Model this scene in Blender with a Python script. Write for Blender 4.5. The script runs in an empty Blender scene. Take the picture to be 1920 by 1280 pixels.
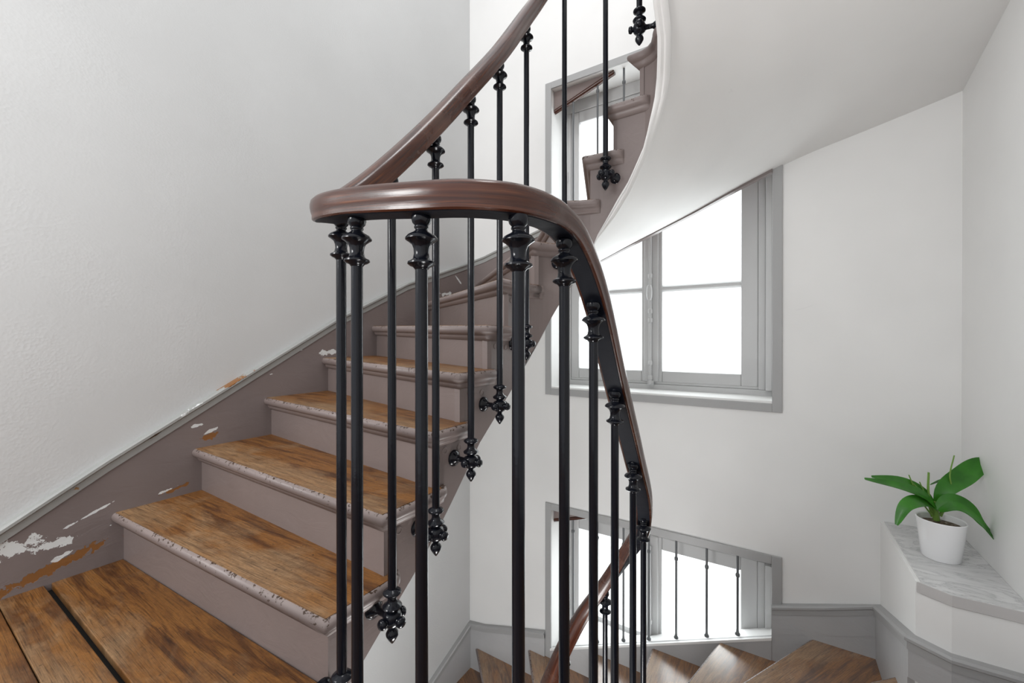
import bpy, bmesh, math, random
from mathutils import Vector, Matrix, noise
random.seed(7)
C = bpy.context.scene.collection
ZO = 0.8                      # eye height above the landing; all heights below are given from the eye
# ---------------------------------------------------------------- camera
cd = bpy.data.cameras.new('camera'); cam = bpy.data.objects.new('camera', cd); C.objects.link(cam)
cam.location = (0, 0, ZO); cam.rotation_euler = (math.radians(90 - .19), 0, math.radians(32.35))
cd.sensor_width = 36; cd.lens = 778 / 1920 * 36; cd.clip_start = .05
bpy.context.scene.camera = cam
# ---------------------------------------------------------------- world + lights + exposure
w = bpy.data.worlds.new('world'); bpy.context.scene.world = w; w.use_nodes = True
bg = w.node_tree.nodes['Background']; bg.inputs[0].default_value = (.965, .98, 1, 1); bg.inputs[1].default_value = 0.60
def area(name, loc, rot, sx, sy, power, col=(1, 1, 1)):
    l = bpy.data.lights.new(name, 'AREA'); l.shape = 'RECTANGLE'; l.size = sx; l.size_y = sy
    l.energy = power; l.color = col
    o = bpy.data.objects.new(name, l); C.objects.link(o); o.location = loc; o.rotation_euler = rot
    return o
WIN_P = 20
area('daylight_main_window', (-.67, 3.1, ZO + .7), (math.radians(-90), 0, 0), 1.5, 2.3, WIN_P, (.96, .98, 1))
area('daylight_lower_window', (-.67, 3.1, ZO - 2.2), (math.radians(-90), 0, 0), 1.5, 2.2, WIN_P, (.96, .98, 1))
def fill_light(name, loc, r, power, col=(1, 1, .995)):
    l = bpy.data.lights.new(name, 'POINT'); l.shadow_soft_size = r; l.energy = power; l.color = col
    o = bpy.data.objects.new(name, l); C.objects.link(o); o.location = (loc[0], loc[1], loc[2] + ZO)
# added unseen fill lights: over the landing, one storey up and one storey down
fill_light('landing_fill', (-1.55, -1.2, .9), .35, 54)
fill_light('upper_fill', (-.4, .9, 3.3), .35, 27)
fill_light('lower_fill', (-.45, .78, -1.9), .22, 26)
vs = bpy.context.scene.view_settings
vs.view_transform = 'Standard'; vs.look = 'None'; vs.gamma = 1; vs.use_curve_mapping = False
vs.exposure = 1.08

# ---------------------------------------------------------------- helpers
H = 16 * .177
R = .177
AL, BB, AR = -2.036, 2.593, .693

def link(name, me, parent=None, loc=None, mat=None, smooth=False):
    """me: mesh in eye coordinates (loc None) or local mesh placed at loc (eye coordinates)"""
    o = bpy.data.objects.new(name, me); C.objects.link(o)
    if mat: me.materials.append(mat) if not me.materials else None
    wl = Vector((0, 0, 0))
    p = parent
    while p:
        wl += p.location; p = p.parent
    if loc is None:
        o.location = Vector((0, 0, ZO)) - wl
    else:
        o.location = Vector(loc) + Vector((0, 0, ZO)) - wl
    if parent: o.parent = parent
    if smooth:
        for f in me.polygons: f.use_smooth = True
        if hasattr(me, 'set_sharp_from_angle'): me.set_sharp_from_angle(angle=math.radians(40))
    return o
def thing(name, label, cat, loc, group=None):
    o = bpy.data.objects.new(name, None); C.objects.link(o); o.location = Vector(loc) + Vector((0, 0, ZO))
    o['label'] = label; o['category'] = cat; o.empty_display_size = .1
    if group: o['group'] = group
    return o
def struct(name, me, mat, smooth=False):
    o = link(name, me, mat=mat, smooth=smooth); o['kind'] = 'structure'; return o

class MB:
    def __init__(s): s.v = []; s.f = []; s.uv = {}
    def vert(s, p): s.v.append(tuple(p)); return len(s.v) - 1
    def face(s, ids, uv=None):
        s.f.append(tuple(ids))
        if uv: s.uv[len(s.f) - 1] = uv
    def box(s, x0, x1, y0, y1, z0, z1):
        b = len(s.v)
        for z in (z0, z1):
            for x, y in ((x0, y0), (x1, y0), (x1, y1), (x0, y1)): s.v.append((x, y, z))
        for q in ((3, 2, 1, 0), (4, 5, 6, 7), (0, 1, 5, 4), (1, 2, 6, 5), (2, 3, 7, 6), (3, 0, 4, 7)):
            s.f.append(tuple(b + i for i in q))
    def prism(s, poly, z0, z1, uvf=None):
        n = len(poly); b = len(s.v)
        f0 = z0 if callable(z0) else (lambda x, y: z0); f1 = z1 if callable(z1) else (lambda x, y: z1)
        for x, y in poly: s.v.append((x, y, f0(x, y)))
        for x, y in poly: s.v.append((x, y, f1(x, y)))
        s.f.append(tuple(b + i for i in reversed(range(n)))); s.f.append(tuple(b + n + i for i in range(n)))
        for i in range(n):
            j = (i + 1) % n; s.f.append((b + i, b + j, b + n + j, b + n + i))
    def lathe(s, prof, n=20, c=(0, 0, 0), axis=None):
        """prof: list of (r, z)"""
        M = Matrix.Identity(3)
        if axis is not None: M = Vector((0, 0, 1)).rotation_difference(Vector(axis)).to_matrix()
        c = Vector(c); b = len(s.v)
        for r, z in prof:
            for i in range(n):
                t = 2 * math.pi * i / n
                s.v.append(tuple(c + M @ Vector((r * math.cos(t), r * math.sin(t), z))))
        for k in range(len(prof) - 1):
            for i in range(n):
                j = (i + 1) % n
                s.f.append((b + k * n + i, b + k * n + j, b + (k + 1) * n + j, b + (k + 1) * n + i))
        if prof[0][0] > 1e-5: s.f.append(tuple(b + i for i in reversed(range(n))))
        if prof[-1][0] > 1e-5: s.f.append(tuple(b + (len(prof) - 1) * n + i for i in range(n)))
    def sweep(s, rings, closed=True, caps=True, uv=None):
        """rings: list of equal-length lists of points"""
        b = len(s.v); m = len(rings[0])
        for r in rings:
            for p in r: s.v.append(tuple(p))
        for k in range(len(rings) - 1):
            for i in range(m if closed else m - 1):
                j = (i + 1) % m
                s.f.append((b + k * m + i, b + (k + 1) * m + i, b + (k + 1) * m + j, b + k * m + j))
                if uv:
                    u0, u1 = uv[k], uv[k + 1]; v0 = i / (m - 1); v1 = (i + 1) / (m - 1)
                    s.uv[len(s.f) - 1] = [(u0, v0), (u1, v0), (u1, v1), (u0, v1)]
        if caps and closed:
            s.f.append(tuple(b + i for i in range(m))); s.f.append(tuple(b + (len(rings) - 1) * m + i for i in reversed(range(m))))
    def mesh(s, name='mesh', fix=True):
        me = bpy.data.meshes.new(name); me.from_pydata(s.v, [], s.f)
        if s.uv:
            l = me.uv_layers.new(name='UVMap')
            for fi, uv in s.uv.items():
                p = me.polygons[fi]
                for li, q in zip(p.loop_indices, uv): l.data[li].uv = q
        if fix:
            bm = bmesh.new(); bm.from_mesh(me); bmesh.ops.remove_doubles(bm, verts=bm.verts, dist=1e-6)
            bmesh.ops.recalc_face_normals(bm, faces=bm.faces); bm.to_mesh(me); bm.free()
        return me

def catmull(P, n=8):
    out = []; P = [Vector(p) for p in P]
    for i in range(len(P) - 1):
        p0 = P[max(i - 1, 0)]; p1 = P[i]; p2 = P[i + 1]; p3 = P[min(i + 2, len(P) - 1)]
        # centripetal-ish: scale tangents by segment length
        d = (p2 - p1).length
        d0 = max((p1 - p0).length, 1e-6); d2 = max((p3 - p2).length, 1e-6)
        m1 = ((p2 - p1) / d + (p1 - p0) / d0) * .5 * d if i > 0 else (p2 - p1)
        m2 = ((p3 - p2) / d2 + (p2 - p1) / d) * .5 * d if i < len(P) - 2 else (p2 - p1)
        for k in range(n):
            t = k / n; t2 = t * t; t3 = t2 * t
            out.append((2 * t3 - 3 * t2 + 1) * p1 + (t3 - 2 * t2 + t) * m1 + (-2 * t3 + 3 * t2) * p2 + (t3 - t2) * m2)
    out.append(P[-1]); return out
def plen(P):
    L = [0.]
    for a, b in zip(P, P[1:]): L.append(L[-1] + (Vector(b) - Vector(a)).length)
    return L
class Path:
    def __init__(s, P): s.P = [Vector(p) for p in P]; s.L = plen(s.P)
    def at(s, t):
        t = min(max(t, 0), s.L[-1])
        for i in range(len(s.P) - 1):
            if t <= s.L[i + 1] + 1e-9:
                return s.P[i].lerp(s.P[i + 1], (t - s.L[i]) / max(s.L[i + 1] - s.L[i], 1e-9))
        return s.P[-1].copy()
    def project(s, q):
        q = Vector(q[:2]); best = (1e9, 0)
        for i in range(len(s.P) - 1):
            a = s.P[i]; b = s.P[i + 1]; d = b - a; t = max(0, min(1, (q - a).dot(d) / d.dot(d)))
            e = (a + d * t - q).length
            if e < best[0]: best = (e, s.L[i] + d.length * t)
        return best[1]
    def sub(s, t0, t1):
        r = [s.at(t0)]
        for p, l in zip(s.P, s.L):
            if t0 + 1e-4 < l < t1 - 1e-4: r.append(p.copy())
        r.append(s.at(t1)); return r
def offset(P, d):
    """offset open 2D polyline to its right-hand side by d (mitred)"""
    out = []
    for i, p in enumerate(P):
        ns = []
        if i > 0: t = (p - P[i - 1]).normalized(); ns.append(Vector((t.y, -t.x)))
        if i < len(P) - 1: t = (P[i + 1] - p).normalized(); ns.append(Vector((t.y, -t.x)))
        if len(ns) == 1: n = ns[0]; out.append(p + n * d)
        else:
            n = (ns[0] + ns[1]).normalized(); out.append(p + n * d / max(n.dot(ns[0]), .5))
    return out
def lerp_table(T, x):
    if x <= T[0][0]: return T[0][1]
    for (a, b), (c, d) in zip(T, T[1:]):
        if x <= c: return b + (d - b) * (x - a) / (c - a)
    return T[-1][1]

# ---------------------------------------------------------------- materials
def mat(name, col, rough=.5, metal=0., spec=.5):
    m = bpy.data.materials.new(name); m.use_nodes = True
    b = m.node_tree.nodes['Principled BSDF']; b.inputs['Base Color'].default_value = (*col, 1)
    b.inputs['Roughness'].default_value = rough; b.inputs['Metallic'].default_value = metal
    b.inputs['Specular IOR Level'].default_value = spec
    return m
def nt(m): return m.node_tree.nodes, m.node_tree.links
def tex_noise(m, scale, detail=4, vec=None, rough=.5, dist=0.):
    N, L = nt(m); n = N.new('ShaderNodeTexNoise'); n.inputs['Scale'].default_value = scale
    n.inputs['Detail'].default_value = detail; n.inputs['Roughness'].default_value = rough; n.inputs['Distortion'].default_value = dist
    if vec is None:
        tc = N.new('ShaderNodeTexCoord'); vec = tc.outputs['Object']
    L.new(vec, n.inputs['Vector']); return n.outputs['Fac']  # 0..1
def ramp(m, fac, stops, interp='LINEAR'):
    N, L = nt(m); r = N.new('ShaderNodeValToRGB'); e = r.color_ramp; e.interpolation = interp
    while len(e.elements) < len(stops): e.elements.new(.5)
    for el, (p, c) in zip(e.elements, stops): el.position = p; el.color = (*c, 1) if len(c) == 3 else c
    L.new(fac, r.inputs[0]); return r.outputs[0]
def g(x): return (x, x, x)
def mix(m, fac, a, b):
    N, L = nt(m); x = N.new('ShaderNodeMix'); x.data_type = 'RGBA'
    if isinstance(fac, (int, float)): x.inputs[0].default_value = fac
    else: L.new(fac, x.inputs[0])
    for s, v in ((6, a), (7, b)):
        if isinstance(v, tuple): x.inputs[s].default_value = (*v, 1)
        else: L.new(v, x.inputs[s])
    return x.outputs[2]
def math_n(m, op, a, b=None):
    N, L = nt(m); x = N.new('ShaderNodeMath'); x.operation = op
    for i, v in enumerate((a, b)):
        if v is None: continue
        if isinstance(v, (int, float)): x.inputs[i].default_value = v
        else: L.new(v, x.inputs[i])
    return x.outputs[0]
def bump(m, h, strength=.3, dist=.01):
    N, L = nt(m); b = N.new('ShaderNodeBump'); b.inputs['Strength'].default_value = strength; b.inputs['Distance'].default_value = dist
    L.new(h, b.inputs['Height']); L.new(b.outputs[0], N['Principled BSDF'].inputs['Normal'])
def setc(m, sock): nt(m)[1].new(sock, m.node_tree.nodes['Principled BSDF'].inputs['Base Color'])
def setr(m, sock): nt(m)[1].new(sock, m.node_tree.nodes['Principled BSDF'].inputs['Roughness'])
def mapping(m, scale, coord='Object'):
    N, L = nt(m); tc = N.new('ShaderNodeTexCoord'); mp = N.new('ShaderNodeMapping'); mp.inputs['Scale'].default_value = scale
    L.new(tc.outputs[coord], mp.inputs[0]); return mp.outputs[0]

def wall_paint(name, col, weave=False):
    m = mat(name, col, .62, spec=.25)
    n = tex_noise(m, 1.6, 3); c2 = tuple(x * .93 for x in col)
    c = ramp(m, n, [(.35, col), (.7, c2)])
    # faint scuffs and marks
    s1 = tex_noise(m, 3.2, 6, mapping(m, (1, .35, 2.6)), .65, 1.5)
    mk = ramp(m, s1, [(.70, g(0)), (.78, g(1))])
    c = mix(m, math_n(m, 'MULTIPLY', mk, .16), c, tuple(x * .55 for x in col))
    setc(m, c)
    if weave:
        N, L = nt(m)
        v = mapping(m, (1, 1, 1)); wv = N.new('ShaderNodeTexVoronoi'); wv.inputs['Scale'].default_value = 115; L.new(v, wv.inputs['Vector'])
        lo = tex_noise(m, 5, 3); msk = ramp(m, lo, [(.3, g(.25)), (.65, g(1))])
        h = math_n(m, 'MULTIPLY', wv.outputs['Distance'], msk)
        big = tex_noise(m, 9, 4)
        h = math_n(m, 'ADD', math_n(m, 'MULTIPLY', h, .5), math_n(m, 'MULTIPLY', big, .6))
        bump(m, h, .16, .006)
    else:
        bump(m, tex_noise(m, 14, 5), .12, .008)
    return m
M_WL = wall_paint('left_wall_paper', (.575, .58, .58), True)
M_WALL = wall_paint('wall_plaster', (.80, .797, .787))
M_SOFFIT = wall_paint('soffit_plaster', (.86, .855, .845))
M_TRIM = mat('grey_trim_paint', (.36, .36, .36), .4)
bump(M_TRIM, tex_noise(M_TRIM, 30, 4), .1, .004)
M_WINP = mat('window_paint', (.50, .50, .50), .38)
bump(M_WINP, tex_noise(M_WINP, 40, 4), .12, .003)
M_REVEAL = mat('reveal_white', (.80, .80, .79), .5)

def peel_paint(name, base, chip_lo, chips=True, white=True, spots=()):
    m = mat(name, base, .40, spec=.45)
    N, L = nt(m)
    n = tex_noise(m, 2.2, 5); c = ramp(m, n, [(.3, base), (.75, tuple(x * .80 for x in base))])
    hs = tex_noise(m, 45, 3); wr = tex_noise(m, 7, 5, mapping(m, (1, .8, 2.2)), .6, 1.2)
    h = math_n(m, 'ADD', math_n(m, 'MULTIPLY', hs, .12), wr)
    if chips:
        a = tex_noise(m, 4.5, 7, None, .6, .6)
        lay1 = ramp(m, a, [(chip_lo, g(0)), (chip_lo + .008, g(1))])
        lay2 = ramp(m, a, [(chip_lo + .035, g(0)), (chip_lo + .045, g(1))])
        if white: c = mix(m, lay1, c, (.62, .62, .60))
        c = mix(m, lay2 if white else lay1, c, (.27, .15, .06))
        h = math_n(m, 'SUBTRACT', h, lay1)
    if spots:      # worn places where the paint has come off down to plaster or wood
        tc = N.new('ShaderNodeTexCoord'); sp = N.new('ShaderNodeSeparateXYZ'); L.new(tc.outputs['Object'], sp.inputs[0])
        nn = tex_noise(m, 26, 5, None, .65)
        for (b, z, rb, rz, tilt, col) in spots:
            yy = math_n(m, 'SUBTRACT', sp.outputs[1], b); zz = math_n(m, 'SUBTRACT', math_n(m, 'SUBTRACT', sp.outputs[2], z), math_n(m, 'MULTIPLY', yy, tilt))
            d = math_n(m, 'SQRT', math_n(m, 'ADD', math_n(m, 'POWER', math_n(m, 'ABSOLUTE', math_n(m, 'DIVIDE', yy, rb)), 2), math_n(m, 'POWER', math_n(m, 'ABSOLUTE', math_n(m, 'DIVIDE', zz, rz)), 2)))
            d = math_n(m, 'ADD', d, math_n(m, 'MULTIPLY', math_n(m, 'SUBTRACT', nn, .5), 5.5))
            k = ramp(m, d, [(.92, g(1)), (1., g(0))]); c = mix(m, k, c, col)
            h = math_n(m, 'SUBTRACT', h, k)
    bump(m, h, .45, .004)
    setc(m, c); return m
_W = (.66, .68, .68); _O = (.23, .10, .032)
SPOTS = [(.262, -.652, .05, .028, .25, _W), (.35, -.674, .045, .014, .1, _W), (.33, -.752, .13, .015, .25, _O), (.37, -.722, .03, .007, .3, _W), (.655, -.588, .03, .006, .2, _W), (.68, -.590, .04, .006, .2, _O), (.50, -.66, .02, .005, .3, _W),
         (.79, -.408, .03, .014, .2, _O), (.755, -.352, .018, .006, .1, _W), (.80, -.383, .03, .006, .4, _W), (1.36, -.062, .05, .010, .1, _W), (1.05, -.16, .012, .004, .1, _W), (1.2, -.05, .01, .003, .1, _W), (2.3, .335, .06, .014, .2, _W), (2.42, .46, .03, .008, -.8, _W), (.45, -.60, .05, .003, .4, _W)]
TAUPE = (.215, .172, .162)
M_TAUPE = peel_paint('taupe_paint', TAUPE, .9, False)
M_TAUPE_WALL = peel_paint('taupe_peeling_paint', (.215, .177, .170), .70, spots=SPOTS)
M_GREYSTR = peel_paint('grey_string_paint', (.46, .46, .465), .80, True)
M_CAP = peel_paint('pale_capping_paint', (.35, .355, .345), .70, True, False, spots=[(.885, -.185, .05, .008, .5, _O), (.76, -.262, .02, .004, .5, _W), (.70, -.30, .01, .004, .5, _W), (.62, -.36, .03, .003, .6, (.1, .06, .03))])

def nose_mat():
    m = mat('nosing_paint', TAUPE, .42, spec=.45)
    N, L = nt(m); uv = N.new('ShaderNodeUVMap'); sp = N.new('ShaderNodeSeparateXYZ'); L.new(uv.outputs[0], sp.inputs[0])
    a = tex_noise(m, 85, 4, None, .65)
    low = tex_noise(m, 11, 3)
    t = math_n(m, 'ADD', math_n(m, 'MULTIPLY', sp.outputs[1], .62), .325)     # chips near the top arris
    t = math_n(m, 'ADD', t, math_n(m, 'MULTIPLY', low, .25))
    chip = ramp(m, math_n(m, 'SUBTRACT', a, t), [(.0, g(0)), (.03, g(1))])
    edge = ramp(m, sp.outputs[1], [(.12, (.33, .27, .25)), (.30, TAUPE)])  # pale highlight along the top arris, put into the paint colour
    c = mix(m, tex_noise(m, 6, 4), edge, tuple(x * .85 for x in TAUPE))
    c = mix(m, chip, c, (.045, .022, .011)); setc(m, c)
    bump(m, math_n(m, 'SUBTRACT', math_n(m, 'MULTIPLY', tex_noise(m, 30, 4), .4), chip), .4, .003)
    return m
M_NOSE = nose_mat()

def oak(name, uvmap=True, dark=1.):
    m = mat(name, (.3, .15, .05), .38, spec=.5)
    N, L = nt(m)
    if uvmap: tc = N.new('ShaderNodeUVMap').outputs[0]
    else: tc = N.new('ShaderNodeTexCoord').outputs['Object']
    mp = N.new('ShaderNodeMapping'); mp.inputs['Scale'].default_value = (1.0, 9, 1); L.new(tc, mp.inputs[0])
    oi = N.new('ShaderNodeObjectInfo')
    av = N.new('ShaderNodeVectorMath'); av.operation = 'ADD'; cx = N.new('ShaderNodeCombineXYZ')
    L.new(math_n(m, 'MULTIPLY', oi.outputs['Random'], 40.), cx.inputs[0]); L.new(mp.outputs[0], av.inputs[0]); L.new(cx.outputs[0], av.inputs[1])
    v = av.outputs[0]
    n1 = tex_noise(m, 2.6, 8, v, .62, 1.1)
    mp2 = N.new('ShaderNodeMapping'); mp2.inputs['Scale'].default_value = (3.5, 130, 1); L.new(tc, mp2.inputs[0])
    n2 = tex_noise(m, 3., 4, mp2.outputs[0], .6, .4)
    mp3 = N.new('ShaderNodeMapping'); mp3.inputs['Scale'].default_value = (1.5, 2.6, 1); L.new(tc, mp3.inputs[0])
    av3 = N.new('ShaderNodeVectorMath'); av3.operation = 'ADD'; L.new(mp3.outputs[0], av3.inputs[0]); L.new(cx.outputs[0], av3.inputs[1])
    patch = tex_noise(m, 2.2, 6, av3.outputs[0], .62, .7)
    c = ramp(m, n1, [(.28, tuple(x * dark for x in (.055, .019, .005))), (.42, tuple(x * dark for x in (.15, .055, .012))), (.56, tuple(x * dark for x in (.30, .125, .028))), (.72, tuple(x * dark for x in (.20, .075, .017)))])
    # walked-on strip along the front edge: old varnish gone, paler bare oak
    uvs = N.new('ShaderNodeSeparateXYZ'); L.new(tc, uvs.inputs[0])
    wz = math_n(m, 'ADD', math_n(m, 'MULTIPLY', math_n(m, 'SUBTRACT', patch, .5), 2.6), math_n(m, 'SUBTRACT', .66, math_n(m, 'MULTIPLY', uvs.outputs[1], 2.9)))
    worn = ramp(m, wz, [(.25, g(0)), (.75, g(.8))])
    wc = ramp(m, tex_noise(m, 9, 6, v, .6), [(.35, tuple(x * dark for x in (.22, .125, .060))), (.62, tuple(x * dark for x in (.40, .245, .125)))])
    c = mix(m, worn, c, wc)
    grain = ramp(m, n2, [(.34, g(.34)), (.5, g(1)), (.7, g(1.2))])
    x = N.new('ShaderNodeMix'); x.data_type = 'RGBA'; x.blend_type = 'MULTIPLY'; x.inputs[0].default_value = .75
    L.new(c, x.inputs[6]); L.new(grain, x.inputs[7]); c = x.outputs[2]
    mott = ramp(m, tex_noise(m, 110, 5, tc, .7), [(.3, g(.62)), (.6, g(1.1))])
    x = N.new('ShaderNodeMix'); x.data_type = 'RGBA'; x.blend_type = 'MULTIPLY'; x.inputs[0].default_value = .6
    L.new(c, x.inputs[6]); L.new(mott, x.inputs[7]); c = x.outputs[2]
    sp = ramp(m, tex_noise(m, 60, 3, tc), [(.66, g(0)), (.74, g(.7))])
    c = mix(m, sp, c, (.03, .015, .008)); setc(m, c)
    setr(m, ramp(m, patch, [(.3, g(.30)), (.7, g(.50))]))
    bump(m, math_n(m, 'ADD', n2, math_n(m, 'MULTIPLY', n1, .6)), .35, .002)
    return m
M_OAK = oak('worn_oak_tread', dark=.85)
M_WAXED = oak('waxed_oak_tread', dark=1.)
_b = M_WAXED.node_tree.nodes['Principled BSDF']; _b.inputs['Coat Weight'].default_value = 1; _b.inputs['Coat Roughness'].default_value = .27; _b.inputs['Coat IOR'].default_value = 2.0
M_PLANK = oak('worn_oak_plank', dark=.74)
def rail_wood():
    m = mat('varnished_rail_wood', (.1, .03, .012), .24, spec=.42); m.node_tree.nodes['Principled BSDF'].inputs['Coat Weight'].default_value = .12; m.node_tree.nodes['Principled BSDF'].inputs['Coat Roughness'].default_value = .08
    N, L = nt(m); uv = N.new('ShaderNodeUVMap'); mp = N.new('ShaderNodeMapping'); mp.inputs['Scale'].default_value = (2.2, 9, 1); L.new(uv.outputs[0], mp.inputs[0])
    n = tex_noise(m, 2.5, 7, mp.outputs[0], .62, .5)
    c = ramp(m, n, [(.3, (.022, .007, .005)), (.48, (.052, .014, .007)), (.62, (.085, .024, .010)), (.78, (.18, .058, .018))])
    n2 = tex_noise(m, 4, 5, None, .6); wear = ramp(m, n2, [(.54, g(0)), (.74, g(.55))])
    c = mix(m, wear, c, (.17, .10, .072))
    sc = tex_noise(m, 38, 6, None, .75, 1.5)
    s = ramp(m, sc, [(.72, g(0)), (.77, g(.6))])
    c = mix(m, s, c, (.4, .3, .22)); setc(m, c)
    setr(m, ramp(m, n2, [(.35, g(.16)), (.7, g(.34))])); bump(m, math_n(m, 'ADD', n, math_n(m, 'MULTIPLY', sc, .4)), .2, .002)
    return m
M_RAIL = rail_wood()
M_IRON = mat('black_gloss_iron', (.005, .006, .010), .17, spec=.30)
bump(M_IRON, tex_noise(M_IRON, 55, 4), .16, .003)
M_BLACKUND = mat('black_painted_band', (.006, .008, .014), .5, spec=.18)
bump(M_BLACKUND, tex_noise(M_BLACKUND, 25, 4), .3, .004)
M_BAR = mat('grey_iron_bar', (.10, .105, .11), .4)
M_WHITE = mat('glazed_white_ceramic', (.88, .88, .89), .25)
M_SOIL = mat('bark_soil', (.09, .06, .04), .9)
setc(M_SOIL, ramp(M_SOIL, tex_noise(M_SOIL, 90, 4), [(.35, (.03, .02, .012)), (.55, (.16, .11, .07)), (.7, (.4, .36, .3))]))
bump(M_SOIL, tex_noise(M_SOIL, 90, 4), .8, .01)
M_LEAF = mat('orchid_leaf_green', (.035, .16, .012), .32, spec=.5)
M_LEAF.node_tree.nodes['Principled BSDF'].inputs['Subsurface Weight'].default_value = 0
setc(M_LEAF, ramp(M_LEAF, tex_noise(M_LEAF, 14, 3), [(.3, (.018, .12, .006)), (.7, (.045, .24, .014))]))
M_STALK = mat('pale_green_stalk', (.16, .30, .05), .45)
M_DIRT = mat('dark_gap', (.008, .007, .006), .9)
def marble():
    m = mat('white_marble', (.7, .7, .7), .22, spec=.5)
    n = tex_noise(m, 3.5, 8, mapping(m, (1, 2.2, 1)), .65, 2.2)
    c = ramp(m, n, [(.42, (.68, .68, .675)), (.485, (.60, .60, .605)), (.50, (.30, .30, .31)), (.515, (.50, .50, .505)), (.6, (.62, .62, .62))])
    c2 = ramp(m, tex_noise(m, 6, 5), [(.3, (.70, .70, .695)), (.7, (.58, .58, .58))]); setc(m, mix(m, .35, c, c2)); return m
M_MARBLE = marble()
M_EDGE = mat('painted_slab_edge', (.52, .505, .50), .5)
def glass():
    m = bpy.data.materials.new('window_glass'); m.use_nodes = True; N, L = nt(m); N.clear()
    o = N.new('ShaderNodeOutputMaterial'); t = N.new('ShaderNodeBsdfTransparent'); t.inputs[0].default_value = (.97, .985, .98, 1)
    gl = N.new('ShaderNodeBsdfGlossy'); gl.inputs['Roughness'].default_value = .12; gl.inputs[0].default_value = (.9, .9, .9, 1)
    tr = N.new('ShaderNodeBsdfTranslucent'); tr.inputs[0].default_value = (.9, .92, .92, 1)
    m1 = N.new('ShaderNodeMixShader'); m1.inputs[0].default_value = .25; L.new(t.outputs[0], m1.inputs[1]); L.new(tr.outputs[0], m1.inputs[2])
    mx = N.new('ShaderNodeMixShader'); mx.inputs[0].default_value = .06; L.new(m1.outputs[0], mx.inputs[1]); L.new(gl.outputs[0], mx.inputs[2])
    L.new(mx.outputs[0], o.inputs[0]); return m
M_GLASS = glass()

# ---------------------------------------------------------------- plan curves
def arc(cx, cy, r, a0, a1, n=8):
    return [(cx + r * math.cos(math.radians(a0 + (a1 - a0) * i / n)), cy + r * math.sin(math.radians(a0 + (a1 - a0) * i / n))) for i in range(n + 1)]
WELL = [(-.87, .42)] + arc(-.62, 1.44, .25, 180, 90) + [(-.55, 1.69), (-.49, 1.69), (-.44, 1.688), (-.405, 1.674), (-.375, 1.645), (-.356, 1.60), (-.342, 1.55), (-.330, 1.5), (-.327, 1.45), (-.325, 1.4), (-.32, 1.2), (-.31, 1.0), (-.29, .8), (-.285, .65)]
WP = Path(WELL)
INNER = {1: (-.87, .55), 2: (-.87, .712), 3: (-.87, .90), 4: (-.87, 1.025), 5: (-.87, 1.18), 6: (-.87, 1.292), 7: (-.863, 1.50), 8: (-.80, 1.62), 9: (-.70, 1.68), 10: (-.60, 1.69), 11: (-.49, 1.69), 12: (-.362, 1.62), 13: (-.327, 1.45), 14: (-.322, 1.26), 15: (-.315, 1.08), 16: (-.30, .90)}
OUTER_U = {1: (AL, .49), 2: (AL, .737), 3: (AL, 1.022), 4: (AL, 1.322), 5: (AL, 1.647), 6: (AL, 2.111), 7: (-1.96, BB), 8: (-1.492, BB), 9: (-1.024, BB), 10: (-.624, BB), 11: (-.252, BB), 12: (.174, BB), 13: (.60, BB), 14: (AR, 2.1), 15: (AR, 1.6), 16: (AR, 1.1)}
OUTER_L = dict(OUTER_U); OUTER_L[13] = (.425, 2.20); OUTER_L[14] = (AR, 1.75); OUTER_L[15] = (AR, 1.4)
WALL_U = Path([(AL, .30), (AL, BB), (AR, BB), (AR, .6)])
WALL_L = Path([(AL, .30), (AL, BB), (.425, BB), (.425, 2.014), (.505, 1.97), (AR, 1.97), (AR, .6)])
SAG = {4: .012, 5: .032, 6: .032, 7: .028, 8: .02, 9: .01}
def dwell(x, y): return math.hypot(max(-.87 - x, x + .30, 0), max(y - 1.69, 0))
def sagf(k): return lambda x, y: SAG.get(k, 0) * max(0, 1 - dwell(x, y) / 1.1)
# string bottom height along the well curve (a, b, z)
SB = [(-.87, .42, -1.0), (-.87, .683, -.80), (-.87, .797, -.71), (-.87, .90, -.628), (-.87, 1.035, -.495), (-.87, 1.164, -.358), (-.87, 1.373, -.193),
      (-.85, 1.54, -.02), (-.797, 1.617, .135), (-.70, 1.678, .31), (-.64, 1.69, .437), (-.57, 1.69, .529), (-.503, 1.69, .626), (-.44, 1.688, .752),
      (-.405, 1.674, .86), (-.375, 1.645, .93), (-.356, 1.60, .98), (-.342, 1.55, 1.02), (-.330, 1.5, 1.06), (-.326, 1.42, 1.125), (-.32, 1.2, 1.32), (-.31, 1.0, 1.52), (-.295, .85, 1.67), (-.285, .65, 1.76)]
SBT = [(WP.project(p), p[2]) for p in SB]
SW = [(AL, .42, -1.0), (AL, .6, -.88), (AL, 1.0, -.6), (AL, 1.3, -.43), (AL, 1.55, -.28), (AL, 1.8, -.15), (AL, 2.1, -.02), (AL, 2.593, .2), (-1.5, BB, .35), (-1.2, BB, .43), (-.945, BB, .521), (-.75, BB, .60), (-.56, BB, .672), (-.40, BB, .733),
      (-.15, BB, .84), (.1, BB, .935), (.399, BB, 1.013), (AR, BB, 1.091), (AR, 2.35, 1.144), (AR, 2.15, 1.19), (AR, 1.8, 1.29), (AR, 1.4, 1.48), (AR, 1.0, 1.66), (AR, .65, 1.76)]

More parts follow.
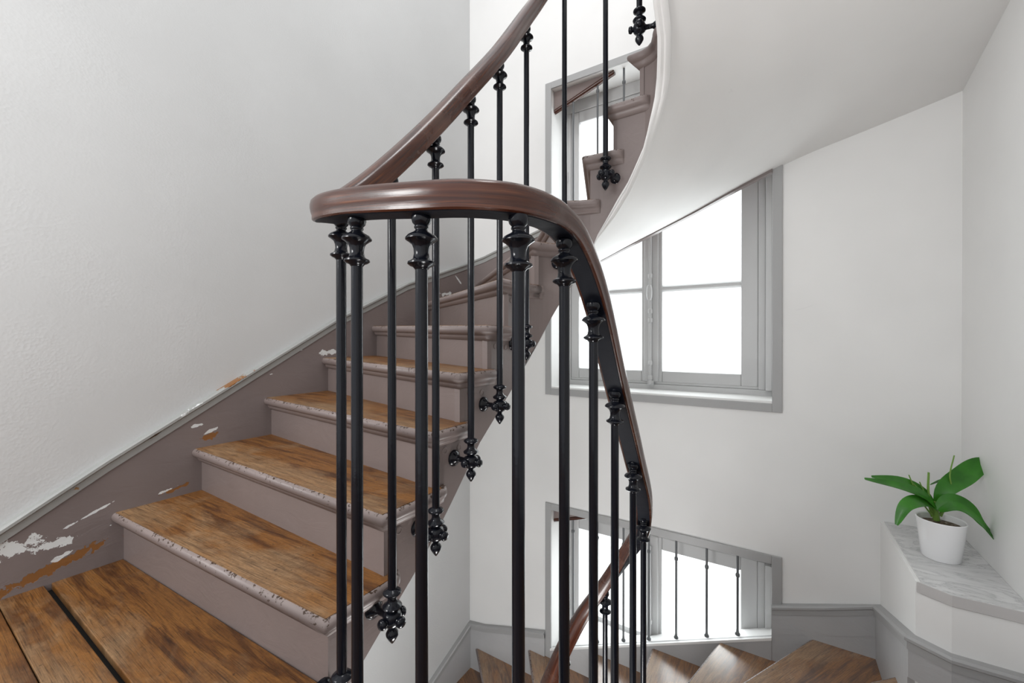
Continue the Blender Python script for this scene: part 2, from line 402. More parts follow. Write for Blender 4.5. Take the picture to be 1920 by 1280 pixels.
# ---------------------------------------------------------------- room shell
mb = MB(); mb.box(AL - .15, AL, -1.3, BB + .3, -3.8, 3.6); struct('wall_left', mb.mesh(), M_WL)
W0, W1 = -1.315, -.012      # window opening
MZ0, MZ1 = -.335, 1.745; LZ0, LZ1 = -3.28, -1.183
mb = MB()
for x0, x1, z0, z1 in ((AL, W0, -3.8, 3.6), (W1, AR, -3.8, 3.6), (W0, W1, LZ1, MZ0), (W0, W1, MZ1, 3.6), (W0, W1, -3.8, LZ0)):
    mb.box(x0, x1, BB, BB + .30, z0, z1)
struct('wall_back', mb.mesh(), M_WALL)
mb = MB(); mb.box(AR, AR + .15, -1.3, BB + .3, -3.8, 3.6); struct('wall_right', mb.mesh(), M_WALL)
mb = MB(); mb.prism([(.425, BB), (.425, 2.014), (.505, 1.97), (AR, 1.97), (AR, BB)], -3.8, -.896)
mb.prism([(.425, BB), (.425, 2.014), (.437, 2.008), (.437, BB)], -.896, -.857)
struct('wall_corner', mb.mesh(), M_WALL)
mb = MB(); mb.box(AL, AR, -1.3, BB, -3.85, -3.8); struct('floor.001', mb.mesh(), M_PLANK)

# landing with planks
fl = MB(); fl.box(AL, AR, -1.3, .42, -1.0, -.823); fl.prism([(AL, .42), (-.87, .42), (-.87, .575), (AL, .515)], -1.0, -.823)
fl.prism([(-.285, .42), (AR, .42), (AR, 1.1), (-.30, .90)], -1.0, -.823)
floor = struct('floor', fl.mesh(), M_DIRT)
def plank(poly, dirv=(1, 0)):
    m = MB(); m.prism(poly, -.822, -.8)
    y0 = min(q[1] for q in poly)
    me = m.mesh(); l = me.uv_layers.new(name='UVMap'); d = Vector(dirv).normalized()
    for lo in me.loops:
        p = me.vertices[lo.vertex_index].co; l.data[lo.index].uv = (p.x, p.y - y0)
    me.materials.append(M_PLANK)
    o = link('plank', me, floor)
    b = o.modifiers.new('edge', 'BEVEL'); b.width = .0025; b.segments = 2; b.limit_method = 'ANGLE'
g1 = .005
plank([(AL + .022, .336 + g1), (-.86, .336 + g1), (-.86, .577), (AL + .022, .519)])
plank([(AL + .022, .2275), (-.86, .2275), (-.86, .327), (AL + .022, .324)])
plank([(-.855, .228), (-.30, .228), (-.30, .425), (-.855, .425)])
plank([(-.295, .228), (AR, .228), (AR, .46), (-.295, .46)])
for i, (y0, y1) in enumerate([(.46, .66), (.66, .86)]):
    plank([(-.275, y0 + .001), (AR, y0 + .001), (AR, y1 - .001), (-.285, y1 - .001)])
plank([(-.285, .861), (AR, .861), (AR, 1.09), (-.30, .88)])
y = .226
for wd in (.20, .16, .19, .17, .2, .18, .2, .22):
    plank([(AL + .022, y - wd), (AR, y - wd), (AR, y - .001), (AL + .022, y - .001)]); y -= wd
# landing edge fascia and nosing round the well
def profile_sweep(path2, zf, prof, end_cap=True, endtaper=True, start_cap=False):
    """prof list of (outward, dz)"""
    rings = []; U = plen(path2)
    offs = {}
    for o, dz in prof: offs[o] = offset(path2, o)
    for i in range(len(path2)):
        rings.append([(offs[o][i].x, offs[o][i].y, zf(path2[i].x, path2[i].y) + dz) for o, dz in prof])
    if endtaper:   # rounded return end
        t = (path2[-1] - path2[-2]).normalized()
        mx = max(o for o, _ in prof)
        for q in (.35, .65, .85, .96, 1.0):
            sc = math.sqrt(max(0, 1 - q * q)); row = []
            for o, dz in prof:
                b = path2[-1]; n = Vector((t.y, -t.x)); p = b + n * (o * sc) + t * (q * mx)
                row.append((p.x, p.y, zf(b.x, b.y) + dz))
            rings.append(row); U.append(U[-1] + .006)
    return rings, U
NOSEP = [(.004, -.0005), (.020, -.0008), (.027, -.003), (.032, -.009), (.0335, -.017), (.032, -.025), (.027, -.032), (.020, -.035), (.0165, -.037), (.0165, -.041), (.012, -.049), (.008, -.055), (.0, -.057)]
def nose_mesh(path2, zf):
    r, U = profile_sweep(path2, zf, NOSEP); m = MB(); m.sweep(r, closed=False, caps=False, uv=U)
    return m.mesh(fix=False)
EDGE = [Vector(p) for p in [(-.30, .90), (-.29, .8), (-.285, .65), (-.29, .52), (-.32, .45), (-.38, .42), (-.60, .42), (-.80, .42), (-.85, .44), (-.87, .49), (-.87, .55)]]
EDGE_R = list(reversed(EDGE))
m = MB()
eo = offset(EDGE, .0); ei = offset(EDGE, -.03)
m.sweep([[(p.x, p.y, -.825), (p.x, p.y, -1.10), (q.x, q.y, -1.10), (q.x, q.y, -.825)] for p, q in zip(eo, ei)])

# ---------------------------------------------------------------- flights
def cap_table():
    P = [((AL, -1.28), -.705), ((AL, .03), -.705), ((AL, .237), -.577), ((AL, .481), -.421), ((AL, .818), -.223), ((AL, 1.408), .124), ((AL, 1.915), .374), ((AL, 2.559), .607), ((AL, BB), .615), ((-1.886, BB), .639), ((-1.713, BB), .69), ((W0 - .045, BB), .79)]
    return P
def staircase(name, label, dz, OUT, WALL, wmat, wall_parts):
    st = thing(name, label, 'staircase', (-1.45, .6, -.8 + dz))
    zk = {k: -.8 + k * R + dz for k in range(0, 17)}
    Rin, Rout, nd = {}, {}, {}
    for k in range(1, 17):
        O = Vector(OUT[k]); I = Vector(INNER[k]); d = (I - O).normalized(); n = Vector((-d.y, d.x)); nd[k] = (d, n)
        Rin[k] = WP.at(WP.project(I + n * .03 - d * .0)); 
        so = WALL.project(O + n * .03); Rout[k] = WALL.at(so)
    bt = lambda s: lerp_table(SBT, s) + dz
    for k in range(1, 16):
        zt = lambda x, y, k=k: zk[k] - sagf(k)(x, y)
        zb0 = lambda x, y, k=k: zk[k - 1] - sagf(k - 1)(x, y) - .02
        d, n = nd[k]
        s0 = WP.project(Rin[k]); s1 = WP.project(Rin[k + 1])
        w0 = WALL.project(Rout[k]); w1 = WALL.project(Rout[k + 1])
        inner = WP.sub(s0, min(s1 + .012, WP.L[-1]))
        base = [Rout[k]] + inner
        # tread slab
        fo = offset(base, .022)
        back = [WP.at(s1) + nd[k + 1][0] * 0]
        wallpts = list(reversed(WALL.sub(w0, w1)))
        poly = fo[:] + [WP.at(s1) + nd[k + 1][1] * .02, Rout[k + 1] + nd[k + 1][1] * .02] + wallpts[0:-1]
        # clean duplicates
        q = []
        for p in poly:
            if not q or (p - q[-1]).length > 1e-4: q.append(p)
        m1 = MB(); m1.prism([(p.x, p.y) for p in q], lambda x, y: zt(x, y) - .034, zt); me = m1.mesh()
        l = me.uv_layers.new(name='UVMap')
        for lo in me.loops:
            p = me.vertices[lo.vertex_index].co; l.data[lo.index].uv = (p.x * d.x + p.y * d.y, (p.x - Rout[k].x) * n.x + (p.y - Rout[k].y) * n.y)
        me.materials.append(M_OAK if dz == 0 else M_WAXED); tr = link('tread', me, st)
        nm = nose_mesh(base, lambda x, y: zt(x, y)); nm.materials.append(M_NOSE)
        no = link('nosing', nm, tr)
        for f in nm.polygons: f.use_smooth = True
        # riser
        m2 = MB(); a = Rout[k]; b = Rin[k]
        pts = [a, b, b + n * .018, a + n * .018]
        m2.prism([(p.x, p.y) for p in pts], zb0, lambda x, y: zt(x, y) - .03); r = m2.mesh(); r.materials.append(M_TAUPE); link('riser', r, st)
    # last riser up to the landing above
    m2 = MB(); a = Rout[16]; b = Rin[16]; n = nd[16][1]
    m2.prism([(p.x, p.y) for p in [a, b, b + n * .018, a + n * .018]], zk[15] - .02, zk[16] - .03); r = m2.mesh(); r.materials.append(M_TAUPE); link('riser', r, st)
    # cut string along the well
    ms = MB(); rings = []
    segs = [(0., WP.project(Rin[1]), 0)] + [(WP.project(Rin[k]), WP.project(Rin[k + 1]), k) for k in range(1, 16)] + [(WP.project(Rin[16]), WP.L[-1], 16)]
    for s0, s1, k in segs:
        if s1 - s0 < 1e-4: continue
        nn = max(2, int((s1 - s0) / .02)); pts = [s0 + (s1 - s0) * i / nn for i in range(nn + 1)]
        for s in pts:
            p = WP.at(s); t = (WP.at(s + .01) - WP.at(s - .01)).normalized(); nr = Vector((-t.y, t.x))
            top = zk[k] - sagf(k)(p.x, p.y) - .025; q = p + nr * .022
            rings.append([(p.x, p.y, top), (p.x, p.y, bt(s)), (q.x, q.y, bt(s) + .035), (q.x, q.y, top)])
    ms.sweep(rings); me = ms.mesh(); me.materials.append(M_TAUPE)
    link('cut_string', me, st)
    # plugs over the string screws
    for k, (ds, dzz) in enumerate([(.05, .075), (.12, .08)] * 5):
        kk = 2 + k // 2
        s = WP.project(Rin[kk]) + ds; p = WP.at(s); t = (WP.at(s + .01) - WP.at(s - .01)).normalized(); nr = Vector((t.y, -t.x))
        mm = MB(); mm.lathe([(.011, -.001), (.011, .0015), (.009, .0025), (.0085, .0012), (0, .0012)], 14, (p.x, p.y, zk[kk] - sagf(kk)(p.x, p.y) - dzz), (nr.x, nr.y, 0))
        me = mm.mesh(); me.materials.append(M_TAUPE); link('screw_plug', me, st, smooth=True)
    # soffit
    inner = [Vector((WP.at(s).x, WP.at(s).y, z + dz)) for s, z in SBT]
    outer = [Vector((p[0], p[1], p[2] + dz)) for p in SW]
    ins = catmull(inner, 4); outs = catmull(outer, 4)
    # keep the corners of the outer line exact, dense net between the two lines
    net = []
    for p, q in zip(ins, outs):
        p2 = p.copy(); net.append([tuple(p2.lerp(q, i / 10)) for i in range(11)])
    mm = MB(); b0 = 0
    for r in net:
        for p in r: mm.v.append(p)
    for i in range(len(net) - 1):
        for j in range(10): mm.f.append((i * 11 + j, i * 11 + j + 1, (i + 1) * 11 + j + 1, (i + 1) * 11 + j))
    nb = len(mm.v)
    me = mm.mesh(); me.materials.append(M_SOFFIT)
    so = link('plaster_soffit', me, st, smooth=False)
    for f in me.polygons: f.use_smooth = True
    pass
    # plaster bead at the string foot
    rings = []
    ss = [WP.project((-.66, 1.69)) + (WP.L[-1] - WP.project((-.66, 1.69))) * i / 60 for i in range(61)]
    for s in ss:
        p = WP.at(s); t = (WP.at(s + .012) - WP.at(s - .012)).normalized(); nr = Vector((t.y, -t.x)); z = bt(s)
        sc = min(1, (s - ss[0]) / .12 + .15)
        prof = [(-.004, .026), (.006, .025), (.010, .019), (.010, .011), (.004, .006), (.012, .002), (.018, -.006), (.015, -.014), (.006, -.018), (-.004, -.012), (-.010, -.017), (-.020, -.014), (-.028, -.004)]
        rings.append([(p.x + nr.x * o * sc, p.y + nr.y * o * sc, z + h * sc) for o, h in prof])
    mm = MB(); mm.sweep(rings); me = mm.mesh(); me.materials.append(M_SOFFIT); link('plaster_bead', me, st, smooth=True)
    # wall string and capping
    for P, wm, depth in wall_parts:
        rr = []; rc = []; pts = [Vector(p[0]) for p in P]
        of = offset(pts, .022); of2 = offset(pts, .034); of3 = offset(pts, .026)
        for i, (p, z) in enumerate(P):
            z += dz; p = Vector(p); dd = depth
            rr.append([(p.x, p.y, z - .02), (of[i].x, of[i].y, z - .02), (of[i].x, of[i].y, z - dd), (p.x, p.y, z - dd)])
            rc.append([(p.x, p.y, z), (of3[i].x, of3[i].y, z), (of2[i].x, of2[i].y, z - .006), (of2[i].x, of2[i].y, z - .016), (of3[i].x, of3[i].y, z - .022), (of3[i].x, of3[i].y, z - .048), (p.x, p.y, z - .048)])
        mm = MB(); mm.sweep(rr); me = mm.mesh(); me.materials.append(wm); ws = link('wall_string', me, st)
        mm = MB(); mm.sweep(rc); me = mm.mesh(); me.materials.append(M_CAP if dz == 0 else M_TRIM); link('capping', me, ws)
    return st
capU = cap_table()
def win_board(dzz):
    # board closing the window opening at the flight, below the raked sill
    return None
SILL = lambda a: .738 + .442 * (a + 1.21)
stU = staircase('staircase', 'worn oak stair flight with taupe painted risers climbing from the landing past the tall window', 0, OUTER_U, WALL_U, M_TAUPE,
    [(capU, M_TAUPE_WALL, .42), ([((W1 + .045, BB), 1.44), ((.3, BB), 1.55), ((AR, BB), 1.68), ((AR, 1.97), 2.0), ((AR, 1.2), 2.5)], M_TAUPE_WALL, .42)])
stL = staircase('staircase', 'lower flight of brown winder steps turning below the barred window', -H, OUTER_L, WALL_L, M_TAUPE,
    [(capU, M_GREYSTR, .46), ([((W1 + .0, BB), 1.437), ((.2, BB), 1.507), ((.425, BB), 1.58), ((.425, 2.014), 1.782), ((.505, 1.97), 1.778), ((AR, 1.97), 1.778)], M_GREYSTR, .15),
     ([((AR, 1.965), 1.778), ((AR, 1.5), 1.98), ((AR, 1.0), 2.14), ((AR, -1.28), 2.14)], M_GREYSTR, .16)])
# taller grey board below the capping on the back wall and on the side of the boxed corner
mm = MB()
P = [((W1, BB), 1.437 - H), ((.2, BB), 1.507 - H), ((.425, BB), 1.58 - H), ((.425, 2.02), 1.78 - H)]
of = offset([Vector(p[0]) for p in P], .02)
mm.sweep([[(p[0], p[1], z - .03), (o.x, o.y, z - .03), (o.x, o.y, z - .62), (p[0], p[1], z - .62)] for (p, z), o in zip(P, of)])
me = mm.mesh(); me.materials.append(M_GREYSTR); link('skirting_board', me, stL)

for st, dz, wm in ((stU, 0, M_TAUPE_WALL), (stL, -H, M_GREYSTR)):
    xs = [W0 + (W1 - W0) * i / 24 for i in range(25)]
    SWT = [(p[0], p[2]) for p in SW if abs(p[1] - BB) < 1e-6]
    mm = MB(); mm.sweep([[(x, BB - .024, SILL(x) - .012 + dz), (x, BB + .02, SILL(x) - .012 + dz), (x, BB + .02, lerp_table(SWT, x) - .007 + dz), (x, BB - .024, lerp_table(SWT, x) - .009 + dz)] for x in xs])
    me = mm.mesh(); me.materials.append(wm); link('string_board', me, st)
    tilt = lambda y: -.094 * max(0, y - BB) / .24
    mm = MB(); mm.prism([(W0, BB - .026), (W1, BB - .026), (W1, BB + .24), (W0, BB + .24)], lambda x, y: SILL(x) - .014 + dz + tilt(y), lambda x, y: SILL(x) + dz + tilt(y))
    me = mm.mesh(); me.materials.append(M_REVEAL); link('raked_sill', me, st)
# landing edge parts belong to the floor
me = m.mesh(); me.materials.append(M_TAUPE); link('fascia', me, floor)
nm = nose_mesh(EDGE, lambda x, y: -.8); nm.materials.append(M_NOSE); link('edge_nosing', nm, floor)
for f in nm.polygons: f.use_smooth = True
# soffit of the landing above
mm = MB(); mm.box(-.285, AR, -.4, .65, 1.76, 1.80); struct('ceiling', mm.mesh(), M_SOFFIT)
# wall base on the landing, left wall
# ---------------------------------------------------------------- windows
def window(n, dz, top=1.58):
    x0, x1, z0, z1 = W0, W1, MZ0 + dz, (MZ1 if dz == 0 else LZ1)
    # architrave on the wall face
    mb = MB(); t = .045
    mb.box(x0 - t, x0, BB - .012, BB, z0 - t, z1 + t); mb.box(x1, x1 + t, BB - .012, BB, z0 - t, z1 + t)
    mb.box(x0, x1, BB - .012, BB, z1, z1 + t); mb.box(x0, x1, BB - .012, BB, z0 - t, z0)
    tr = struct('trim_%d' % n, mb.mesh(fix=False), M_TRIM)
    bv = tr.modifiers.new('b', 'BEVEL'); bv.width = .002; bv.segments = 2
    # fixed frame
    mb = MB(); ya, yb = BB + .215, BB + .275
    za_, zb_ = z0 + .045, 1.66 + dz
    mb.box(x0, -1.268, ya, yb, za_, zb_); mb.box(-.045, x1, ya - .03, yb, za_, zb_); mb.box(-.082, -.045, ya, yb, za_, zb_)
    mb.box(x0, x1, ya, yb, z0, z0 + .045); mb.box(x0, x1, ya, yb, 1.66 + dz, z1); mb.box(x0, x1, ya + .01, yb, z0 + .045, z0 + .062)
    fr = struct('window_%d' % n, mb.mesh(fix=False), M_WINP)
    bv = fr.modifiers.new('b', 'BEVEL'); bv.width = .004; bv.segments = 2
    # white sill board
    mb = MB(); mb.box(x0, x1, BB - .005, BB + .215, z0 - .002, z0 + .012); me = mb.mesh(); me.materials.append(M_REVEAL); link('sill', me, fr)
    if dz < 0: pass
    yg = BB + .247
    for sx0, sx1, gx0, gx1 in ((-1.268, -.70, -1.206, -.754), (-.68, -.082, -.622, -.170)):
        mb = MB(); zz0 = -.275 + dz; zz1 = 1.66 + dz; gz0 = -.203 + dz; gz1 = top + dz
        y0, y1 = yg - .025, yg + .02
        mb.box(sx0, gx0, y0, y1, zz0, zz1); mb.box(gx1, sx1, y0, y1, zz0, zz1)
        mb.box(gx0, gx1, y0, y1, zz0, gz0); mb.box(gx0, gx1, y0, y1, gz1, zz1)
        # glazing bead
        me = mb.mesh(fix=False); me.materials.append(M_WINP); sash = link('sash', me, fr)
        bv = sash.modifiers.new('b', 'BEVEL'); bv.width = .006; bv.segments = 2
        rows = [(gz0, .317 + dz), (.358 + dz, .93 + dz), (.97 + dz, gz1)]
        for (ra, rb) in rows:
            mb = MB(); mb.box(gx0 - .004, gx1 + .004, yg, yg + .004, ra - .004, rb + .004); me = mb.mesh(); me.materials.append(M_GLASS); link('pane', me, sash)
        for za, zb in ((.317, .358), (.93, .97)):
            mb = MB(); zc = (za + zb) / 2 + dz; h = (zb - za) / 2
            mb.sweep([[(x, y0 + .004, zc), (x, y0 + .010, zc - h * .5), (x, yg, zc - h), (x, yg + .012, zc - h), (x, yg + .012, zc + h), (x, yg, zc + h), (x, y0 + .010, zc + h * .5)] for x in (gx0, gx1)])
            me = mb.mesh(); me.materials.append(M_WINP); link('muntin', me, sash)
    # cover strip and espagnolette
    mb = MB(); mb.box(-.735, -.643, yg - .038, yg - .02, -.275 + dz, 1.66 + dz)
    me = mb.mesh(); me.materials.append(M_WINP); cs = link('cover_strip', me, fr)
    bv = cs.modifiers.new('b', 'BEVEL'); bv.width = .008; bv.segments = 3
    mb = MB(); yr = yg - .055; xc = -.691
    mb.lathe([(.0085, -.26 + dz), (.0085, 1.6 + dz)], 12, (xc, yr, 0))
    for zc, rr in ((-.245, .013), (-.15, .012), (.13, .013), (.19, .013), (.42, .013), (1.1, .013)):
        mb.lathe([(.0085, -.016), (rr, -.012), (rr + .001, 0), (rr, .012), (.0085, .016)], 12, (xc, yr, zc + dz))
    mb.box(xc - .02, xc + .02, yr, yg - .03, -.30 + dz, -.265 + dz); mb.lathe([(.001, -.02), (.013, -.014), (.016, 0), (.01, .014), (.006, .03)], 12, (xc, yr, -.275 + dz))
    me = mb.mesh(); me.materials.append(M_WINP); es = link('bolt_rod', me, fr, smooth=True)
    mb = MB(); mb.lathe([(.002, -.052), (.012, -.046), (.017, -.03), (.019, 0), (.017, .03), (.012, .046), (.002, .052)], 14, (xc, yr - .022, .31 + dz)); mb.box(xc - .006, xc + .006, yr - .02, yr, .28 + dz, .34 + dz)
    me = mb.mesh(); me.materials.append(M_WINP); link('handle', me, es, smooth=True)
    # hinge on the left reveal
    for zc in (-.27, .02, 1.2):
        mb = MB(); mb.lathe([(.007, -.035), (.007, .035)], 10, (x0 + .02, ya - .004, zc + dz)); me = mb.mesh(); me.materials.append(M_WINP); link('hinge', me, fr)
window(1, 0)
window(2, -2.95, 1.575)
# guards inside the recess
BARS = [-1.173, -.998, -.8215, -.661, -.50, -.332, -.174]
def guard(label, dz, ztop, ringz, r0):
    yb = BB + .047
    gd = thing('window_guard', label, 'window guard', (-.7, yb, .9 + dz))
    slope = .31
    for a in BARS:
        mb = MB(); zb = SILL(a) + dz - .094 * .047 / .24 + .002
        zt = min(ztop, r0 + slope * (a - W0) + .004)
        mb.lathe([(.0135, zb), (.0135, zb + .008), (.008, zb + .014), (.0068, zb + .03), (.0068, ringz - .012), (.0105, ringz - .008), (.0115, ringz), (.0105, ringz + .008), (.0068, ringz + .012), (.0068, zt)], 12, (a, yb, 0))
        me = mb.mesh(); me.materials.append(M_BAR); link('bar', me, gd, smooth=True)
    ae = W0 + (ztop - r0 - .018) / slope
    rr = []
    for a in (W0 + .003, ae):
        z = r0 + slope * (a - W0)
        rr.append([(a, yb + .019 * math.cos(q), z + .016 + .016 * math.sin(q)) for q in [k * math.pi / 6 for k in range(12)]])
    mb = MB(); mb.sweep(rr); me = mb.mesh(); me.materials.append(M_RAIL); link('guard_rail', me, gd, smooth=True)
    mb = MB(); b = 0
    P = [(W0 + .003, r0 + .02), (ae, ztop - .004), (W0 + .003, ztop - .002)]
    for y in (yb - .012, yb + .012):
        for x, z in P: mb.v.append((x, y, z))
    mb.f += [(0, 1, 2), (5, 4, 3), (0, 3, 4, 1), (1, 4, 5, 2), (2, 5, 3, 0)]
    me = mb.mesh(); me.materials.append(M_TAUPE); link('infill_board', me, gd)
    return gd
guard('raked guard rail on iron bars in the tall window, behind the upper steps', 0, MZ1 - .003, 1.655, 1.59)
guard('slim iron bars across the lower window under the landing', -H, LZ1 - .003, -1.318, -1.285)

# ---------------------------------------------------------------- railing
rail_up = [(-.369, 1.281, 2.45), (-.39, 1.47, 2.24), (-.43, 1.58, 2.10), (-.49, 1.625, 1.98), (-.583, 1.637, 1.81), (-.67, 1.615, 1.65), (-.735, 1.56, 1.51), (-.785, 1.46, 1.335), (-.80, 1.366, 1.20), (-.80, 1.184, .957), (-.80, 1.024, .765), (-.80, .865, .577), (-.80, .708, .405)]
rail_path = rail_up + [(-.799, .62, .318), (-.792, .555, .265), (-.765, .508, .243), (-.715, .487, .234), (-.645, .486, .229), (-.489, .492, .210), (-.415, .512, .205), (-.362, .555, .203), (-.344, .62, .206), (-.343, .68, .208), (-.343, .745, .196), (-.345, .82, .155), (-.347, .893, .09), (-.358, 1.075, -.13), (-.369, 1.281, -.375), (-.385, 1.46, -.585), (-.425, 1.575, -.745), (-.49, 1.625, -.87), (-.583, 1.637, -1.03), (-.67, 1.615, -1.17), (-.735, 1.56, -1.31), (-.785, 1.46, -1.48), (-.80, 1.366, -1.632), (-.80, 1.184, -1.875), (-.80, 1.024, -2.067), (-.80, .708, -2.427)]
RP = catmull(rail_path, 8)
def sweep_rail(P, prof):
    rings = []
    for i, p in enumerate(P):
        t = (P[min(i + 1, len(P) - 1)] - P[max(i - 1, 0)]).normalized()
        th = Vector((t.x, t.y, 0)).normalized()
        # going down the path: right-hand side vector, up vector normal to the run
        s = Vector((th.y, -th.x, 0)); u = s.cross(t).normalized()
        if u.z < 0: u = -u
        rings.append([p + s * a + u * b for a, b in prof])
    return rings
tall = thing('stair_railing', 'black iron balustrade with dark wooden handrail sweeping round the stair well', 'railing', (-.6, .49, -.8))
prof = [(-.0225, .0065), (.0225, .0065), (.0250, .0085), (.0252, .0125), (.0248, .0145), (.0270, .020), (.0283, .027), (.0282, .033), (.0262, .0395), (.020, .0455), (.010, .0488), (-.010, .0488), (-.020, .0455), (-.0262, .0395), (-.0282, .033), (-.0283, .027), (-.0270, .020), (-.0248, .0145), (-.0252, .0125), (-.0250, .0085)]
prof = [(a * 1.06, -.0055 + (b - .0065) * 1.2) for a, b in prof]
mb = MB(); mb.sweep(sweep_rail(RP, prof), uv=plen(RP)); me = mb.mesh(); me.materials.append(M_RAIL); link('handrail', me, tall, smooth=True)
mb = MB(); mb.sweep(sweep_rail(RP, [(-.0195, -.0068), (.0195, -.0068), (.0205, -.006), (.0205, .001), (-.0205, .001), (-.0205, -.006)])); me = mb.mesh(); me.materials.append(M_BLACKUND); link('iron_band', me, tall)
# shared ornament meshes (local origin: rail underside / bracket centre)
mb = MB(); capp = [(.0095, .002), (.0115, -.004), (.0155, -.006), (.0165, -.012), (.0150, -.018), (.0105, -.023), (.0118, -.0245), (.0118, -.027), (.0100, -.0285), (.0100, -.031), (.0135, -.034), (.0225, -.039), (.0262, -.0435), (.0262, -.046), (.0215, -.049), (.0155, -.054), (.0128, -.061), (.0122, -.069), (.0140, -.077), (.0175, -.080), (.0222, -.0825), (.0228, -.0855), (.0190, -.0885), (.0140, -.0905), (.0120, -.093), (.0103, -.095)]
mb.lathe(capp, 22); CAPM = mb.mesh(); CAPM.materials.append(M_IRON)
mb = MB(); bot = [(.0103, .074), (.0125, .072), (.0195, .069), (.0225, .066), (.0225, .063), (.0190, .059), (.0125, .056), (.0110, .050), (.0115, .044), (.0150, .038), (.0215, .034), (.0240, .031), (.0220, .026), (.0120, .021), (.0110, .019), (.0200, .015), (.0225, .010), (.0235, .0), (.0220, -.010), (.0170, -.017), (.0090, -.022), (.0080, -.026), (.0125, -.031), (.0155, -.037), (.0150, -.043), (.0095, -.053), (.0030, -.062), (.0, -.064)]
mb.lathe(bot, 20)
# arm to the string (local +x), rosette, and knobs
mb.lathe([(.012, .018), (.0085, .026), (.0085, .046), (.0110, .050), (.0125, .054), (.0200, .060), (.0250, .064), (.0265, .069), (.0260, .075)], 18, (0, 0, 0), (1, 0, 0))
for ax in ((-1, 0, 0), (0, 1, 0), (0, -1, 0)):
    mb.lathe([(.010, .016), (.0085, .024), (.0125, .027), (.0130, .033), (.0100, .038), (.0, .040)], 14, (0, 0, 0), ax)
BRM = mb.mesh(); BRM.materials.append(M_IRON)
for mm_ in (CAPM, BRM):
    for f in mm_.polygons: f.use_smooth = True
    mm_.set_sharp_from_angle(angle=math.radians(50))
def baluster(a, b, zr, zb, arm):
    m = MB(); L = zr - zb
    m.lathe([(.0105, .070), (.0107, .12), (.0105, L * .5), (.0103, L - .092)], 20)
    me = m.mesh(); me.materials.append(M_IRON)
    o = link('baluster', me, tall, (a, b, zb), smooth=True)
    c = bpy.data.objects.new('capital', CAPM); C.objects.link(c); c.parent = o; c.location = (0, 0, L)
    r = bpy.data.objects.new('bracket', BRM); C.objects.link(r); r.parent = o; r.rotation_euler = (0, 0, math.radians(arm))
left = [(-.80, .708, .405, -.688), (-.80, .865, .572, -.54), (-.80, 1.024, .76, -.378), (-.80, 1.184, .953, -.226), (-.80, 1.366, 1.194, -.014), (-.735, 1.565, 1.54, .33), (-.583, 1.631, 1.81, .672), (-.4265, 1.556, 2.10, 1.155)]
arms = [180, 180, 180, 180, 172, 140, 75, 15]
for (a, b, zr, zb), am in zip(left, arms):
    baluster(a, b, zr, zb, am)
near = [(-.794, .562, .268, -.795, 180), (-.645, .489, .229, -.90, -90), (-.489, .495, .210, -.90, -90), (-.3446, .563, .203, -.90, -20), (-.343, .73, .198, -.90, 5), (-.347, .893, .09, -.90, 5), (-.358, 1.075, -.13, -1.13, 5), (-.369, 1.281, -.375, -1.36, 5), (-.395, 1.50, -.625, -1.56, 8)]
for a, b, zr, zb, am in near: baluster(a, b, zr, zb, am)
for i, ((a, b, zr, zb), am) in enumerate(zip(left, arms)):
    if i == 7: continue
    dzr = -H
    baluster(a, b, zr - H, zb - H, am)

# ---------------------------------------------------------------- marble shelf and orchid
sh = thing('marble_shelf', 'white veined marble slab capping the boxed corner beside the lower window', 'shelf', (.56, 2.2, -.895))
mb = MB(); mb.prism([(.437, BB), (.437, 2.008), (.425, 2.009), (.502, 1.962), (AR, 1.962), (AR, BB)], -.894, -.854)
me = mb.mesh(); me.materials.append(M_MARBLE); me.materials.append(M_EDGE)
for p in me.polygons:
    if abs(p.normal.z) < .5: p.material_index = 1
sl = link('slab', me, sh); bv = sl.modifiers.new('b', 'BEVEL'); bv.width = .0025; bv.segments = 2
PX, PY, PZ = .552, 2.275, -.8535
pot = thing('potted_orchid', 'flowerless green orchid in a white tapered pot on the marble slab', 'potted plant', (PX, PY, PZ))
mb = MB(); mb.lathe([(.001, .0), (.053, .0), (.0565, .004), (.072, .146), (.073, .150), (.0715, .153), (.068, .150), (.066, .135), (.052, .01), (.0, .01)], 40, (PX, PY, PZ))
me = mb.mesh(); me.materials.append(M_WHITE); link('pot', me, pot, smooth=True)
mb = MB(); b0 = []
mb.lathe([(0, .132), (.03, .134), (.05, .131), (.0665, .129)], 28, (PX, PY, PZ)); me = mb.mesh(); me.materials.append(M_SOIL); link('soil', me, pot)
cth, sth = math.cos(math.radians(32.35)), math.sin(math.radians(32.35))
RT = Vector((cth, sth, 0)); FW = Vector((-sth, cth, 0))
def pp(u, v, d=0):
    """point in the plane of the pot from its picture-like position, d metres further away"""
    Y = 1.652 + d; X = (u - 960) / 778 * Y
    return RT * X + FW * Y + Vector((0, 0, -(v - 637) / 778 * Y))
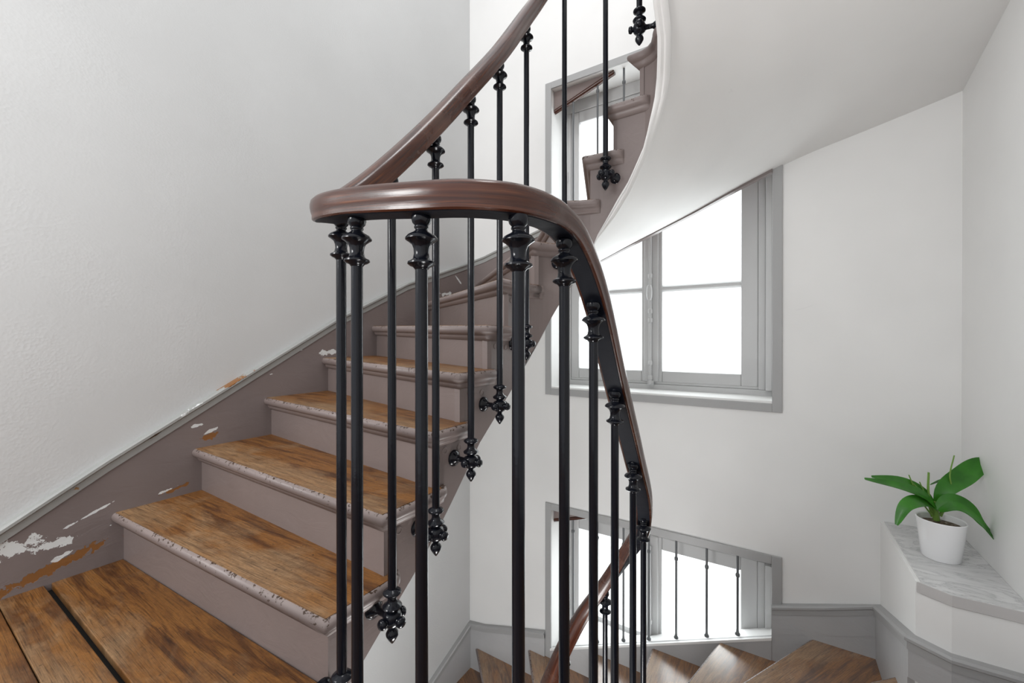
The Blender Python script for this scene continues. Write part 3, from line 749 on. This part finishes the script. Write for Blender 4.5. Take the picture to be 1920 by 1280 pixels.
def leaf(pts, wid, name='leaf', bend=.25, roll=0., matl=M_LEAF, tipr=.75):
    P = catmull([pp(*p) for p in pts], 6); n = len(P); rings = []
    for i, p in enumerate(P):
        t = (P[min(i + 1, n - 1)] - P[max(i - 1, 0)]).normalized()
        f = i / (n - 1)
        side = t.cross(Vector((0, 0, 1)))
        if side.length < .1: side = RT.copy()
        side.normalize(); up = side.cross(t).normalized()
        side = (Matrix.Rotation(roll, 3, t) @ side); up = (Matrix.Rotation(roll, 3, t) @ up)
        wv = wid * (math.sin(math.pi * min(1, max(.0, f ** tipr * .97 + .015))) ** .65) + .0015
        hx = []
        for q in (-1, -.5, 0, .5, 1): hx.append(p + side * (wv * q) + up * (abs(q) * wv * bend + .0012))
        for q in (1, .5, 0, -.5, -1): hx.append(p + side * (wv * q) + up * (abs(q) * wv * bend - .0012))
        rings.append(hx)
    m = MB(); m.sweep(rings); me = m.mesh(); me.materials.append(matl); link(name, me, pot, smooth=True)
leaf([(1757, 955), (1735, 925), (1695, 903), (1635, 893)], .019, roll=-.9)
leaf([(1757, 955, -.02), (1735, 930, -.03), (1695, 913, -.04), (1622, 897, -.05)], .017, roll=-1.)
leaf([(1757, 955, -.03), (1725, 940, -.05), (1700, 948, -.06), (1682, 984, -.06)], .024, roll=-.6)
leaf([(1757, 958), (1772, 918), (1805, 893), (1835, 872), (1866, 864)], .034, roll=.9, tipr=1.05)
leaf([(1785, 914, .03), (1768, 903, .03), (1746, 908, .03)], .016, roll=.8)
leaf([(1757, 955, -.02), (1785, 937, -.03), (1812, 948, -.05), (1838, 978, -.07), (1862, 1002, -.08)], .024, roll=.75)
leaf([(1762, 958, -.03), (1795, 950, -.06), (1830, 972, -.08), (1867, 1013, -.10)], .019, roll=.6)
def stalk(pts, r=.003):
    P = catmull([pp(*p) for p in pts], 5); m = MB(); rings = []
    for i, p in enumerate(P):
        t = (P[min(i + 1, len(P) - 1)] - P[max(i - 1, 0)]).normalized(); s = t.cross(FW).normalized(); u = s.cross(t)
        rr = r * (1 - .35 * i / len(P)); rings.append([p + s * (rr * math.cos(q)) + u * (rr * math.sin(q)) for q in [k * math.pi / 4 for k in range(8)]])
    m.sweep(rings); me = m.mesh(); me.materials.append(M_STALK); link('stalk', me, pot, smooth=True)
stalk([(1757, 972), (1742, 925), (1742, 885)], .005)
stalk([(1750, 968), (1722, 930), (1705, 890)])
stalk([(1752, 965), (1730, 925), (1712, 905)], .0035)
stalk([(1762, 965), (1785, 920), (1782, 890), (1790, 853)], .0032)
stalk([(1748, 968), (1737, 930), (1725, 903)], .0028)
stalk([(1765, 968), (1780, 935), (1790, 905)], .004)
stalk([(1757, 975), (1755, 955), (1752, 940)], .011)
